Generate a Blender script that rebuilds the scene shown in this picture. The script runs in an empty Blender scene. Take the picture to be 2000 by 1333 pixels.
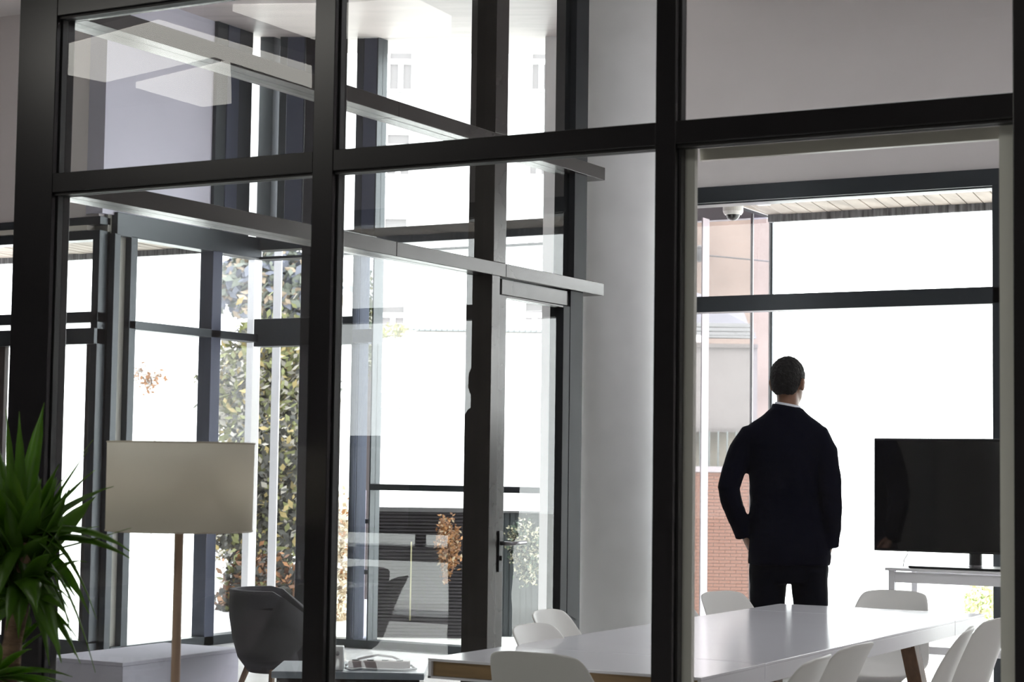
import bpy, bmesh, math, random
from mathutils import Vector, Matrix, Quaternion
random.seed(7)
S = bpy.context.scene
COL = S.collection
PI = math.pi
# ------------------------------------------------------------------ camera
H = 1.339
YAW, PITCH, ROLL = -0.51200826, 0.06602778, 0.01373224
cy, sy, cp, sp, cr, sr = math.cos(YAW), math.sin(YAW), math.cos(PITCH), math.sin(PITCH), math.cos(ROLL), math.sin(ROLL)
FW = Vector((sy*cp, cy*cp, sp)); R0 = Vector((cy, -sy, 0)); U0 = R0.cross(FW)
RT = cr*R0 + sr*U0; UP = -sr*R0 + cr*U0
cd = bpy.data.cameras.new('camera'); cam = bpy.data.objects.new('camera', cd); COL.objects.link(cam)
cam.matrix_world = Matrix(((RT.x, UP.x, -FW.x, 0), (RT.y, UP.y, -FW.y, 0), (RT.z, UP.z, -FW.z, H), (0, 0, 0, 1)))
cd.sensor_width = 36; cd.lens = 3695.76/2000*36; cd.clip_end = 500; cd.clip_start = .05
cd.dof.use_dof = True; cd.dof.focus_distance = 9.0; cd.dof.aperture_fstop = 8.0
S.camera = cam
# ------------------------------------------------------------------ world, light, exposure
S.view_settings.view_transform = 'Standard'; S.view_settings.look = 'None'
S.view_settings.gamma = 1; S.view_settings.use_curve_mapping = False
S.view_settings.exposure = 0.50
W = bpy.data.worlds.new('sky'); S.world = W; W.use_nodes = True
bg = W.node_tree.nodes['Background']; bg.inputs[0].default_value = (0.97, 0.985, 1.0, 1); bg.inputs[1].default_value = 5.5
S.cycles.max_bounces = 14; S.cycles.diffuse_bounces = 6; S.cycles.glossy_bounces = 5
S.cycles.transparent_max_bounces = 48; S.cycles.transmission_bounces = 8
S.cycles.sample_clamp_indirect = 6; S.cycles.caustics_reflective = False; S.cycles.caustics_refractive = False
def area(name, loc, size, sizey, power, rot, col=(1, .97, .92)):
    l = bpy.data.lights.new(name, 'AREA'); l.shape = 'RECTANGLE'; l.size = size; l.size_y = sizey; l.energy = power; l.color = col
    o = bpy.data.objects.new(name, l); COL.objects.link(o); o.location = loc; o.rotation_euler = rot
    return o
area('hall_fill', (0, -1, 4.4), 4, 3, 55, (0, 0, 0))  # unseen fill added to lift the hall side and chair backs
area('meeting_room_fill', (-1.7, 6.9, 3.98), 2.6, 1.2, 26, (0, 0, 0), (.95, .96, 1.0))  # unseen fill added to brighten the table, chairs and walls
# ------------------------------------------------------------------ materials
MATS = {}
def mat(name, col, rough=.5, metal=0., var=0., vscale=20., bump=0., bscale=60., spec=.5, emit=None, estr=0., stretch=(1, 1, 1), sheen=0., trans=0., coat=0.):
    if name in MATS: return MATS[name]
    m = bpy.data.materials.new(name); m.use_nodes = True; nt = m.node_tree; b = nt.nodes['Principled BSDF']
    b.inputs['Base Color'].default_value = (*col, 1); b.inputs['Roughness'].default_value = rough; b.inputs['Metallic'].default_value = metal
    b.inputs['Specular IOR Level'].default_value = spec
    if sheen: b.inputs['Sheen Weight'].default_value = sheen
    if coat: b.inputs['Coat Weight'].default_value = coat; b.inputs['Coat Roughness'].default_value = .08
    if trans: b.inputs['Transmission Weight'].default_value = trans
    if emit: b.inputs['Emission Color'].default_value = (*emit, 1); b.inputs['Emission Strength'].default_value = estr
    if var or bump:
        tc = nt.nodes.new('ShaderNodeTexCoord'); mp = nt.nodes.new('ShaderNodeMapping'); mp.inputs['Scale'].default_value = stretch
        nt.links.new(tc.outputs['Object'], mp.inputs['Vector'])
    if var:
        n = nt.nodes.new('ShaderNodeTexNoise'); n.inputs['Scale'].default_value = vscale; n.inputs['Detail'].default_value = 4
        nt.links.new(mp.outputs[0], n.inputs['Vector'])
        r = nt.nodes.new('ShaderNodeValToRGB'); r.color_ramp.elements[0].position = .3; r.color_ramp.elements[1].position = .7
        r.color_ramp.elements[0].color = (*[max(0, c*(1-var)) for c in col], 1); r.color_ramp.elements[1].color = (*[min(1, c*(1+var)) for c in col], 1)
        nt.links.new(n.outputs['Fac'], r.inputs[0]); nt.links.new(r.outputs[0], b.inputs['Base Color'])
    if bump:
        n2 = nt.nodes.new('ShaderNodeTexNoise'); n2.inputs['Scale'].default_value = bscale; n2.inputs['Detail'].default_value = 3
        nt.links.new(mp.outputs[0], n2.inputs['Vector'])
        bp = nt.nodes.new('ShaderNodeBump'); bp.inputs['Strength'].default_value = bump; bp.inputs['Distance'].default_value = .01
        nt.links.new(n2.outputs['Fac'], bp.inputs['Height']); nt.links.new(bp.outputs[0], b.inputs['Normal'])
    MATS[name] = m
    return m
def glass(name, tint=(1, 1, 1), ior=1.45, gain=1.1):
    m = bpy.data.materials.new(name); m.use_nodes = True; nt = m.node_tree; nt.nodes.clear()
    o = nt.nodes.new('ShaderNodeOutputMaterial'); mx = nt.nodes.new('ShaderNodeMixShader'); t = nt.nodes.new('ShaderNodeBsdfTransparent')
    g = nt.nodes.new('ShaderNodeBsdfGlossy'); f = nt.nodes.new('ShaderNodeFresnel'); ml = nt.nodes.new('ShaderNodeMath'); ml.operation = 'MULTIPLY'; ml.use_clamp = True
    ml.inputs[1].default_value = gain
    g.inputs['Roughness'].default_value = 0.0; t.inputs[0].default_value = (*tint, 1); f.inputs[0].default_value = ior
    ge = nt.nodes.new('ShaderNodeNewGeometry'); fb = nt.nodes.new('ShaderNodeMath'); fb.operation = 'SUBTRACT'; fb.inputs[0].default_value = 1
    nt.links.new(ge.outputs['Backfacing'], fb.inputs[1]); m2 = nt.nodes.new('ShaderNodeMath'); m2.operation = 'MULTIPLY'
    nt.links.new(f.outputs[0], m2.inputs[0]); nt.links.new(fb.outputs[0], m2.inputs[1]); nt.links.new(m2.outputs[0], ml.inputs[0]); nt.links.new(ml.outputs[0], mx.inputs[0]); nt.links.new(t.outputs[0], mx.inputs[1]); nt.links.new(g.outputs[0], mx.inputs[2]); nt.links.new(mx.outputs[0], o.inputs[0])
    MATS[name] = m
    return m
FRAME = mat('shaded_frame_metal', (.007, .0065, .008), .25, .0, var=.12, vscale=3)  # near-black copy of the frame metal, shade of the hall side painted in
FRAME2 = mat('lit_frame_metal', (.060, .054, .052), .26, .4, var=.1, vscale=4)  # same frame metal, coloured lighter for its window-lit faces
LINING = mat('light_grey_lining', (.86, .85, .78), .4, .1)
GASKET = mat('black_gasket', (.01, .01, .01), .5)
WINF = mat('window_frame_metal', (.035, .042, .05), .35, .3)
BLUEF = mat('blue_grey_metal', (.075, .085, .125), .3, .2)
ANOD = mat('dark_anodised_metal', (.018, .020, .024), .6, spec=.25)
GLASS = glass('clear_glass', (.975, .985, .98))
DGLASS = glass('tinted_glass', (.80, .80, .82))
VGLASS = glass('vestibule_glass', (.86, .82, .83), gain=.25)
PLASTER = mat('painted_plaster', (.80, .755, .755), .85, var=.03, vscale=1.5, bump=.03, bscale=90)
HALLW = mat('darkened_hall_wall', (.30, .28, .27), .85, var=.05, vscale=1.5)  # wall colour darkened to keep the hall side and posts dim
LAVW = mat('lavender_white_paint', (.52, .51, .60), .8, var=.03, vscale=2)
CONC = mat('smooth_white_concrete', (.88, .88, .89), .7, var=.05, vscale=5, bump=.04, bscale=40)
CEIL = mat('ceiling_paint', (.72, .69, .68), .8, var=.04, vscale=2)
FLOORM = mat('polished_floor', (.68, .67, .66), .25, var=.08, vscale=3)
WHITE = mat('white_laminate', (.88, .87, .93), .16, var=.015, vscale=4)
SHELL = mat('white_plastic', (.85, .84, .81), .42)
WOOD = mat('walnut_wood', (.16, .085, .045), .45, var=.25, vscale=9, stretch=(6, 6, 1))
PLY = mat('plywood_panel', (.30, .19, .085), .5, var=.2, vscale=6, stretch=(1, 8, 8))
OAK = mat('oak_pole', (.42, .30, .22), .5, var=.12, vscale=8, stretch=(8, 8, 1))
BLACK = mat('black_plastic', (.012, .012, .014), .35)
SCREEN = mat('glossy_screen', (.006, .006, .007), .06, spec=.9)
STEEL = mat('satin_steel', (.35, .34, .36), .3, .9)
WSTEEL = mat('white_powder_coat', (.84, .83, .86), .4)
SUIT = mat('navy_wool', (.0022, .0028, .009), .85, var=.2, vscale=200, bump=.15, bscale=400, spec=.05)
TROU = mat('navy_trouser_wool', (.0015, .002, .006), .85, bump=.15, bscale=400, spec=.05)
SHIRT = mat('white_cotton', (.75, .76, .82), .8)
SKIN = mat('brown_skin', (.23, .115, .07), .5, var=.08, vscale=30)
HAIR = mat('black_hair', (.005, .004, .004), .9, bump=.6, bscale=200)
BWHITE = mat('white_render', (.86, .86, .86), .9)
PANE = mat('far_window_pane', (.15, .138, .142), .5)
PAVE = mat('pale_paving', (.66, .65, .63), .9, var=.05, vscale=1)

# ------------------------------------------------------------------ mesh helper
class MB:
    def __init__(s): s.v = []; s.f = []
    def add(s, vs, fs):
        n = len(s.v); s.v += [Vector(v) for v in vs]; s.f += [tuple(i+n for i in f) for f in fs]; return s
    def box(s, x0, x1, y0, y1, z0, z1, M=None):
        x0, x1 = min(x0, x1), max(x0, x1); y0, y1 = min(y0, y1), max(y0, y1); z0, z1 = min(z0, z1), max(z0, z1)
        vs = [Vector((x, y, z)) for z in (z0, z1) for y in (y0, y1) for x in (x0, x1)]
        if M: vs = [M @ v for v in vs]
        return s.add(vs, [(0, 2, 3, 1), (4, 5, 7, 6), (0, 1, 5, 4), (2, 6, 7, 3), (0, 4, 6, 2), (1, 3, 7, 5)])
    def poly(s, pts, n):
        "prism: polygon pts extruded by vector n"
        k = len(pts); pts = [Vector(p) for p in pts]; n = Vector(n)
        return s.add(pts+[p+n for p in pts], [tuple(range(k))[::-1], tuple(range(k, 2*k))]+[(i, (i+1) % k, k+(i+1) % k, k+i) for i in range(k)])
    def rings(s, rings, close=True, cap=True):
        k = len(rings[0]); n = len(s.v); s.v += [Vector(p) for r in rings for p in r]
        for i in range(len(rings)-1):
            for j in range(k if close else k-1):
                a, b = n+i*k+j, n+i*k+(j+1) % k; s.f.append((a, b, b+k, a+k))
        if cap and close:
            s.f.append(tuple(n+j for j in range(k))[::-1]); s.f.append(tuple(n+(len(rings)-1)*k+j for j in range(k)))
        return s
    def tube(s, path, rad, k=10, up=None, flat=1.):
        P = [Vector(p) for p in path]; R = rad if hasattr(rad, '__len__') else [rad]*len(P); rings = []; prev = None
        for i, p in enumerate(P):
            d = (P[min(i+1, len(P)-1)]-P[max(i-1, 0)]).normalized()
            if prev is None:
                u = Vector(up) if up else (Vector((0, 0, 1)) if abs(d.z) < .9 else Vector((1, 0, 0)))
            else: u = prev
            a = (u-d*u.dot(d)).normalized(); prev = a; b = d.cross(a)
            rings.append([p+R[i]*(math.cos(t)*a*flat+math.sin(t)*b) for t in [2*PI*j/k for j in range(k)]])
        return s.rings(rings)
    def lathe(s, prof, c=(0, 0), k=24, sx=1, sy_=1):
        return s.rings([[(c[0]+r*sx*math.cos(2*PI*j/k), c[1]+r*sy_*math.sin(2*PI*j/k), z) for j in range(k)] for r, z in prof])
    def ell(s, secs, k=20, M=None, p=1.):
        "stack of ellipses (x,y,z,rx,ry)"
        rings = []
        for x, y, z, rx, ry in secs:
            r = []
            for j in range(k):
                c, q = math.cos(2*PI*j/k), math.sin(2*PI*j/k)
                r.append(Vector((x+rx*math.copysign(abs(c)**p, c), y+ry*math.copysign(abs(q)**p, q), z)))
            rings.append([M @ v for v in r] if M else r)
        return s.rings(rings)
    def ball(s, c, r, M=None, k=16, n=10):
        rings = []
        for i in range(1, n):
            t = PI*i/n; rings.append([Vector((c[0]+r[0]*math.sin(t)*math.cos(2*PI*j/k), c[1]+r[1]*math.sin(t)*math.sin(2*PI*j/k), c[2]-r[2]*math.cos(t))) for j in range(k)])
        if M: rings = [[M @ v for v in q] for q in rings]
        return s.rings(rings)
def wloc(o):
    v = Vector((0, 0, 0))
    while o: v += o.location; o = o.parent
    return v
def obj(name, mb, m, parent=None, smooth=False, bevel=0., label=None, kind=None, seg=2):
    me = bpy.data.meshes.new(name); off = wloc(parent) if parent else Vector((0, 0, 0))
    me.from_pydata([v-off for v in mb.v], [], mb.f)
    bm = bmesh.new(); bm.from_mesh(me); bmesh.ops.recalc_face_normals(bm, faces=bm.faces); bm.to_mesh(me); bm.free()
    me.materials.append(m)
    if smooth:
        for p in me.polygons: p.use_smooth = True
    o = bpy.data.objects.new(name, me); COL.objects.link(o)
    if parent: o.parent = parent
    if bevel:
        b = o.modifiers.new('bevel', 'BEVEL'); b.width = bevel; b.segments = seg; b.limit_method = 'ANGLE'; b.angle_limit = .9
    if label: o['label'] = label
    if kind: o['kind'] = kind
    return o
def thing(name, loc, label=None, cat=None, group=None, kind=None, rz=0):
    o = bpy.data.objects.new(name, None); COL.objects.link(o); o.location = loc; o.rotation_euler.z = rz; o.empty_display_size = .1
    if label: o['label'] = label
    if cat: o['category'] = cat
    if group: o['group'] = group
    if kind: o['kind'] = kind
    return o
def tag(o, label, cat, group=None, kind=None):
    o['label'] = label; o['category'] = cat
    if group: o['group'] = group
    if kind: o['kind'] = kind
    return o
def kids(o): return [c for c in bpy.data.objects if c.parent == o]
def dup(root, loc=None, rz=None, label=None, group=None):
    def rec(o, p):
        c = o.copy(); COL.objects.link(c)
        if p: c.parent = p
        for ch in kids(o): rec(ch, c)
        return c
    src = root; r = rec(src, None)
    if loc is not None: r.location = loc
    if rz is not None: r.rotation_euler.z = rz
    if label: r['label'] = label
    if group: r['group'] = group
    return r
def struct(name, mb, m, parent=None, **k):
    return obj(name, mb, m, parent, kind=None if parent else 'structure', **k)

# ================================================================== SETTING
YP = 4.426           # front glass partition plane
XP = -4.105          # side glass partition plane
YW = 9.85            # outer wall plane
YV = 11.6            # vestibule front plane
XV0, XV1 = -8.75, -4.58
ZC = 4.5
struct('floor', MB().box(-13, 4.5, -4, YV+.05, -.12, 0), FLOORM)
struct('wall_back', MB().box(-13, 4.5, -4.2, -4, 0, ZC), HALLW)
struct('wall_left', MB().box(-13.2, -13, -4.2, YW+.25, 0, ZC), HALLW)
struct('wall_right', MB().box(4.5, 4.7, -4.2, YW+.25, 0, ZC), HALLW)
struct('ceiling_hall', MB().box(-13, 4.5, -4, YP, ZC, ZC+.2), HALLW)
struct('ceiling', MB().box(-13, XP, YP, YW, ZC, ZC+.2).box(XP, .6, YP, YW, 4.03, ZC+.2).box(.6, 4.5, YP, YW, ZC, ZC+.2), CEIL)
# outer wall above/between windows (plane y = YW)
wb = MB()
wb.box(-13, XV0-.05, YW, YW+.22, 3.01, ZC)
wb.box(-13, -12.6, YW, YW+.22, 0, 2.94)
wb.box(-4.6, 4.5, YW, YW+.22, 2.936, ZC)
wb.box(-1.30, 4.5, YW, YW+.22, 0, 2.936)
struct('wall_window', wb, PLASTER)
# meeting room right wall
struct('wall_meeting_room', MB().box(.45, .6, YP+.05, YW, 0, ZC), PLASTER)
# wall side of vestibule above header (lavender) + pier
struct('wall_vestibule_left', MB().box(XV0-.15, XV0, YW-.02, 11.0, 3.03, 4.75), LAVW)
struct('wall_vestibule_pier', MB().box(XV0-.15, XV0-.02, YW+.06, 10.12, .0, 3.03), mat('grey_green_panel', (.33, .33, .30), .5))
struct('wall_vestibule_right', MB().box(XV1, XV1+.16, YW, YV, 3.0, 4.6), PLASTER)
# sloping vestibule soffit
sof = MB().poly([(-9.3, 9.85, 4.665), (-4.4, 9.85, 4.17), (-4.4, 12.2, 4.17), (-9.3, 12.2, 4.665)], (0, 0, .15))
struct('ceiling_vestibule', sof, mat('wood_reflection_soffit', (.50, .44, .43), .45, var=.14, vscale=2.5, stretch=(.4, 3, 1)))  # brown streaks stand in for a wood-like reflection on the ceiling

def frame_run(name_bars, m):  # list of boxes -> one MB
    b = MB()
    for q in name_bars: b.box(*q)
    return b
# ---------- outer window_1 : meeting room (and its neighbour towards the right)
w1 = thing('window_1', (-3.5, YW, 0), kind='structure')
y0, y1 = YW-.02, YW+.09
obj('head_rail', MB().box(-4.5, -1.30, y0, y1, 2.845, 2.936).box(-4.5, -1.30, y0+.03, y1+.04, 2.838, 2.86), WINF, w1, bevel=.004)
obj('transom', MB().box(-4.5, -1.30, y0, y1, 2.222, 2.312), WINF, w1, bevel=.004)
for xa, xb in ((-4.56, -4.44), (-2.645, -2.60), (-2.585, -2.55), (-1.38, -1.30)):
    obj('mullion', MB().box(xa, xb, y0, y1, 0, 2.85), WINF, w1, bevel=.003)
obj('cover_strip', MB().box(-2.60, -2.585, y0-.006, y0+.03, .02, 2.84), mat('copper_strip', (.55, .33, .25), .35, .6), w1)
obj('bottom_rail', MB().box(-4.5, -1.30, y0, y1, 0, .07), WINF, w1, bevel=.004)
for xa, xb in ((-4.44, -2.645), (-2.55, -1.38)):
    for za, zb in ((.07, 2.222), (2.312, 2.838)):
        obj('pane', MB().box(xa, xb, YW+.035, YW+.045, za, zb), GLASS, w1)
# ---------- outer window_2 : hall, left of the vestibule
w2 = thing('window_2', (-10.5, YW, 0), kind='structure')
obj('head_rail', MB().box(-12.6, XV0-.02, y0, y1, 2.955, 3.01).box(-12.6, XV0-.02, y0, y1, 2.85, 2.915), WINF, w2, bevel=.004)
obj('cover_strip', MB().box(-12.6, -8.88, y0-.005, y1, 2.918, 2.952), mat('pale_strip', (.75, .72, .66), .35), w2)
obj('transom', MB().box(-12.6, XV0-.02, y0, y1, 2.28, 2.355).box(-12.6, XV0-.02, y0-.03, y1, 2.13, 2.24), WINF, w2, bevel=.004)
obj('sill_rail', MB().box(-12.6, XV0-.02, y0, y1, .0, .12), WINF, w2, bevel=.004)
for xa, xb in ((-12.6, -12.5), (-10.7, -10.62), (-8.83, -8.77)):
    obj('mullion', MB().box(xa, xb, y0, y1, .1, 2.86), WINF, w2, bevel=.003)
obj('door_stile', MB().box(-8.87, -8.83, y0+.01, y1, .1, 2.14), FRAME2, w2, bevel=.003)
for xa, xb in ((-12.5, -10.7), (-10.62, -8.83)):
    for za, zb in ((.12, 2.13), (2.355, 2.85)):
        obj('pane', MB().box(xa, xb, YW+.035, YW+.045, za, zb), GLASS, w2)
obj('lower_panel', MB().box(-12.5, -9.62, YW-.01, YW+.03, .12, 2.14), mat('dark_brown_panel', (.075, .062, .06), .6), w2, bevel=.003)
# ---------- vestibule side window (plane x = XV0)
w3 = thing('window_3', (XV0, 10.8, 0), kind='structure')
x0, x1 = XV0-.09, XV0+.03
obj('head_rail', MB().box(x0, x1, 9.95, YV, 2.888, 3.05), WINF, w3, bevel=.004)
obj('transom', MB().box(x0, x1, 10.1, YV, 2.252, 2.312), WINF, w3, bevel=.004)
for ya, yb in ((9.93, 9.99), (10.10, 10.168), (11.01, 11.12)):
    obj('mullion', MB().box(x0, x1, ya, yb, 0, 2.9), BLUEF if yb == 11.12 else WINF, w3, bevel=.003)
obj('sill_rail', MB().box(x0, x1, 10.0, YV, 0, .07), WINF, w3, bevel=.004)
for ya, yb in ((10.168, 11.01), (11.12, 11.59)):
    for za, zb in ((.07, 2.252), (2.312, 2.888)):
        obj('pane', MB().box(XV0-.04, XV0-.03, ya, yb, za, zb), GLASS if yb < 11.1 else DGLASS, w3)
for ya, yb, m in ((11.0, 11.12, WINF), (11.13, 11.27, BLUEF), (11.27, 11.43, WINF)):
    obj('mullion', MB().box(x0, x1, ya, yb, 3.05, 4.75), m, w3, bevel=.003)
obj('pane', MB().box(XV0-.04, XV0-.03, 11.43, 11.59, 3.05, 4.7), GLASS, w3)
# ---------- vestibule front glazing (plane y = YV), double height
w4 = thing('window_4', (-7, YV, 0), kind='structure')
y2, y3 = YV-.03, YV+.10
obj('transom', MB().box(-8.76, -7.86, y2, y3, 2.22, 2.43), WINF, w4, bevel=.004, label='deep dark transom')
obj('transom', MB().box(-8.76, -6.2, y2, y3, 2.955, 3.075), WINF, w4, bevel=.004)
obj('transom', MB().box(-8.76, -6.2, y2, y3, 2.885, 2.905), WINF, w4, bevel=.002)
obj('transom', MB().box(-7.68, -6.2, y2, y3, 1.150, 1.195), WINF, w4, bevel=.003)
obj('bottom_rail', MB().box(-8.76, -6.2, y2, y3, 0, .06), WINF, w4)
for xa, xb, m in ((-8.33, -8.12, FRAME), (-7.862, -7.854, WINF), (-7.80, -7.795, WINF), (-7.684, -7.672, WINF)):
    obj('mullion', MB().box(xa, xb, y2, y3, 0, 4.7), m, w4, bevel=.003)
for xa, xb, m in ((-8.76, -8.63, WINF), (-8.57, -8.50, WINF), (-8.50, -8.34, BLUEF)):
    obj('mullion', MB().box(xa, xb, y2, y3, 3.075, 4.7), m, w4, bevel=.003)
obj('mullion', MB().box(-7.854, -7.80, y2, y3, 2.9, 4.7), WINF, w4)  # added upright and pane standing in for a mullion mirrored in the glass
obj('mullion', MB().box(-7.795, -7.684, y2, y3, 2.9, 4.7), BLUEF, w4)
obj('mullion', MB().box(-7.854, -7.684, y2, y3, 2.23, 2.33), BLUEF, w4)
obj('mirrored_mullion_pane', MB().box(-7.854, -7.684, YV+.03, YV+.04, 0.02, 2.9), glass('blue_tinted_glass', (.72, .74, .82)), w4)
for xa, xb in ((-8.75, -8.33), (-8.12, -7.86), (-7.672, -6.25)):
    for za, zb in ((.06, 2.22), (2.43, 2.955), (3.075, 4.62)):
        obj('pane', MB().box(xa, xb, YV+.03, YV+.04, za, zb), DGLASS if xa == -8.75 else GLASS, w4)
struct('wall_vestibule_post', MB().box(-6.25, -6.145, YV-.06, YV+.12, 0, 4.5), CONC)
struct('wall_vestibule_return', MB().box(-6.145, XV1-.0, YV+.02, YV+.1, 3.0, 4.5).box(-6.145, -5.60, YV+.02, YV+.1, 0, 3.0), mat('grey_render', (.34, .34, .37), .8))
# ---------- vestibule right glass wall (plane x = XV1), seen through window_1
w5 = thing('window_5', (XV1, 10.8, 0), kind='structure')
for ya, yb, g in ((10.29, 11.27, VGLASS), (11.285, 11.6, glass('pale_milky_glass', (.90, .86, .92), gain=.25))):
    for za, zb in ((0.02, 2.98),):
        obj('pane', MB().box(XV1-.006, XV1+.006, ya, yb, za, zb), g, w5)
obj('edge_strip', MB().box(XV1-.02, XV1+.02, 10.22, 10.285, 0, 2.98), mat('pale_edge', (.55, .52, .55), .4), w5)
obj('edge_strip', MB().box(XV1-.008, XV1+.008, 11.27, 11.285, 0, 2.98), mat('grey_joint', (.3, .3, .33), .4), w5)
obj('edge_strip', MB().box(XV1-.012, XV1+.012, 11.60, 11.625, 0, 2.98), WINF, w5)
obj('etched_strip', MB().box(XV1-.012, XV1-.004, 10.50, 10.60, 0, 2.86), mat('etched_white', (.8, .78, .84), .6), w5)

# ---------- round column
col = thing('column', (-4.235, 8.68, 0), kind='structure')
obj('shaft', MB().lathe([(.212, 0), (.212, 4.49)], (-4.235, 8.68), 48), CONC, col, smooth=False)
for p in col.children[0].data.polygons: p.use_smooth = len(p.vertices) == 4

# ================================================================== FRONT GLASS PARTITION (things)
fp = thing('glass_partition', (-2.7, YP, 0), 'dark framed glass partition crossing the whole picture in front of the meeting room', 'partition')
YG = YP+.034; YB = YP+.066
def post(x0, x1, y0=YP, y1=YB, m=FRAME, z1=ZC):
    b = MB().box(x0, x1, y0, y1, 0, z1)
    return obj('post', b, m, fp, bevel=.002)
post(-4.308, -4.150, YP, YP+.084)
post(-3.155, -3.084); post(-2.069, -2.011); post(-1.141, -1.07); post(-.1, -.03)
bays = [(-4.150, -3.155), (-3.084, -2.069), (-2.011, -1.141), (-1.07, -.1)]
for a, b in bays:
    for za, zb in ((2.176, 2.2365), (2.738, 2.80)):
        obj('rail', MB().box(a, b, YP+.001, YB+.03, za, zb), FRAME, fp, bevel=.002)
        obj('rail_lip', MB().box(a, b, YP+.012, YP+.05, za-.008, za), GASKET, fp)
    for za, zb in ((.08, 2.168), (2.2365, 2.73), (2.80, 3.6), (3.66, 4.45)):
        if (a, za) == (-2.011, .08): pass
        obj('pane', MB().box(a, b, YG-.005, YG+.005, za, zb), GLASS, fp)
    obj('rail', MB().box(a, b, YP+.001, YB, 3.60, 3.66), FRAME, fp, bevel=.002)
    obj('bottom_rail', MB().box(a, b, YP+.001, YB, 0, .08), FRAME, fp, bevel=.002)
    for z0_, z1_ in ((.08, 2.17), (2.24, 2.735)):
        for xx in (a, b-.006):
            obj('gasket', MB().box(xx, xx+.006, YG-.011, YG+.011, z0_, z1_), GASKET, fp)
# light lining of the third bay
obj('lining', MB().box(-2.013, -1.985, YB, YB+.018, 0, 2.176).box(-1.19, -1.140, YB-.004, YB+.018, 0, 2.172), LINING, fp, label='pale grey lining round the third bay')
obj('lining', MB().box(-1.985, -1.19, YB+.032, YB+.05, 2.145, 2.176), mat('cream_lining', (.8, .76, .68), .3), fp)

# ================================================================== SIDE GLASS PARTITION
sp_ = thing('glass_partition', (XP, 6.3, 0), 'metal framed glass partition with a door running back to the round column', 'partition')
XB = XP-.13
YE = 8.21
for za, zb in ((2.172, 2.2315), (2.737, 2.80)):
    obj('rail', MB().box(XB, XP, YP+.086, 6.35, za, zb), FRAME2, sp_, bevel=.002)
    obj('rail', MB().box(XB, XP, 6.352, 7.243, za, zb), FRAME2, sp_, bevel=.002)
    obj('rail', MB().box(XB, XP, 7.245, YE, za, zb), FRAME2, sp_, bevel=.002)
obj('rail', MB().box(XB+.02, XP-.03, 7.26, 8.05, 2.098, 2.168), FRAME2, sp_, bevel=.002, label='door head rail')
obj('mullion', MB().box(XB, XP, 7.12, 7.19, 0, 2.172), FRAME2, sp_, bevel=.002)
obj('mullion', MB().box(XB, XP, 7.13, 7.24, 2.2315, 2.737), FRAME2, sp_, bevel=.002)
obj('mullion', MB().box(XB, XP, 7.13, 7.24, 2.80, ZC-.01), FRAME2, sp_, bevel=.002)
obj('mullion', MB().box(XB, XP-.02, 7.90, 8.03, 0, 2.172), ANOD, sp_, bevel=.002)
obj('mullion', MB().box(XB, XP-.02, 7.93, 8.06, 2.2315, 4.03), ANOD, sp_, bevel=.002)
XG = XP-.055
for ya, yb in ((YP+.086, 7.12),):
    for za, zb in ((.08, 2.172), (2.2315, 2.737), (2.80, ZC-.02)):
        obj('pane', MB().box(XG-.005, XG+.005, ya, yb, za, zb), GLASS, sp_)
for za, zb in ((2.2315, 2.737), (2.80, 4.0)):
    obj('pane', MB().box(XG-.005, XG+.005, 7.24, 7.93, za, zb), GLASS, sp_)
obj('bottom_rail', MB().box(XB, XP, YP+.086, 7.12, 0, .08), FRAME2, sp_, bevel=.002)
# door leaf
dr = thing('glass_door', (XP-.04, 7.2, 0), 'metal framed glass door with lever handle in the side partition', 'door')
obj('stile', MB().box(XP-.07, XP-.02, 7.215, 7.285, .01, 2.095), FRAME2, dr, bevel=.002)
obj('stile', MB().box(XP-.07, XP-.02, 7.83, 7.895, .01, 2.095), ANOD, dr, bevel=.002)
obj('door_rail', MB().box(XP-.07, XP-.02, 7.285, 7.83, .01, .12), FRAME2, dr, bevel=.002)
obj('door_rail', MB().box(XP-.07, XP-.02, 7.285, 7.83, 2.085, 2.095), FRAME2, dr, bevel=.002)
obj('pane', MB().box(XP-.05, XP-.04, 7.285, 7.83, .12, 2.085), GLASS, dr)
hp = obj('handle_plate', MB().box(XP-.02, XP-.010, 7.232, 7.262, .875, 1.055), BLACK, dr, bevel=.002)
lv = MB().tube([(XP-.02, 7.247, 1.0), (XP+.03, 7.247, 1.0), (XP+.045, 7.26, 1.0), (XP+.045, 7.37, 1.003)], .009, 10)
obj('lever', lv, STEEL, hp, smooth=True)
obj('keyhole', MB().lathe([(.0, .925), (.006, .925), (.007, .93), (.006, .945), (0, .946)], (XP-.009, 7.247), 10), GASKET, hp)

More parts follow.
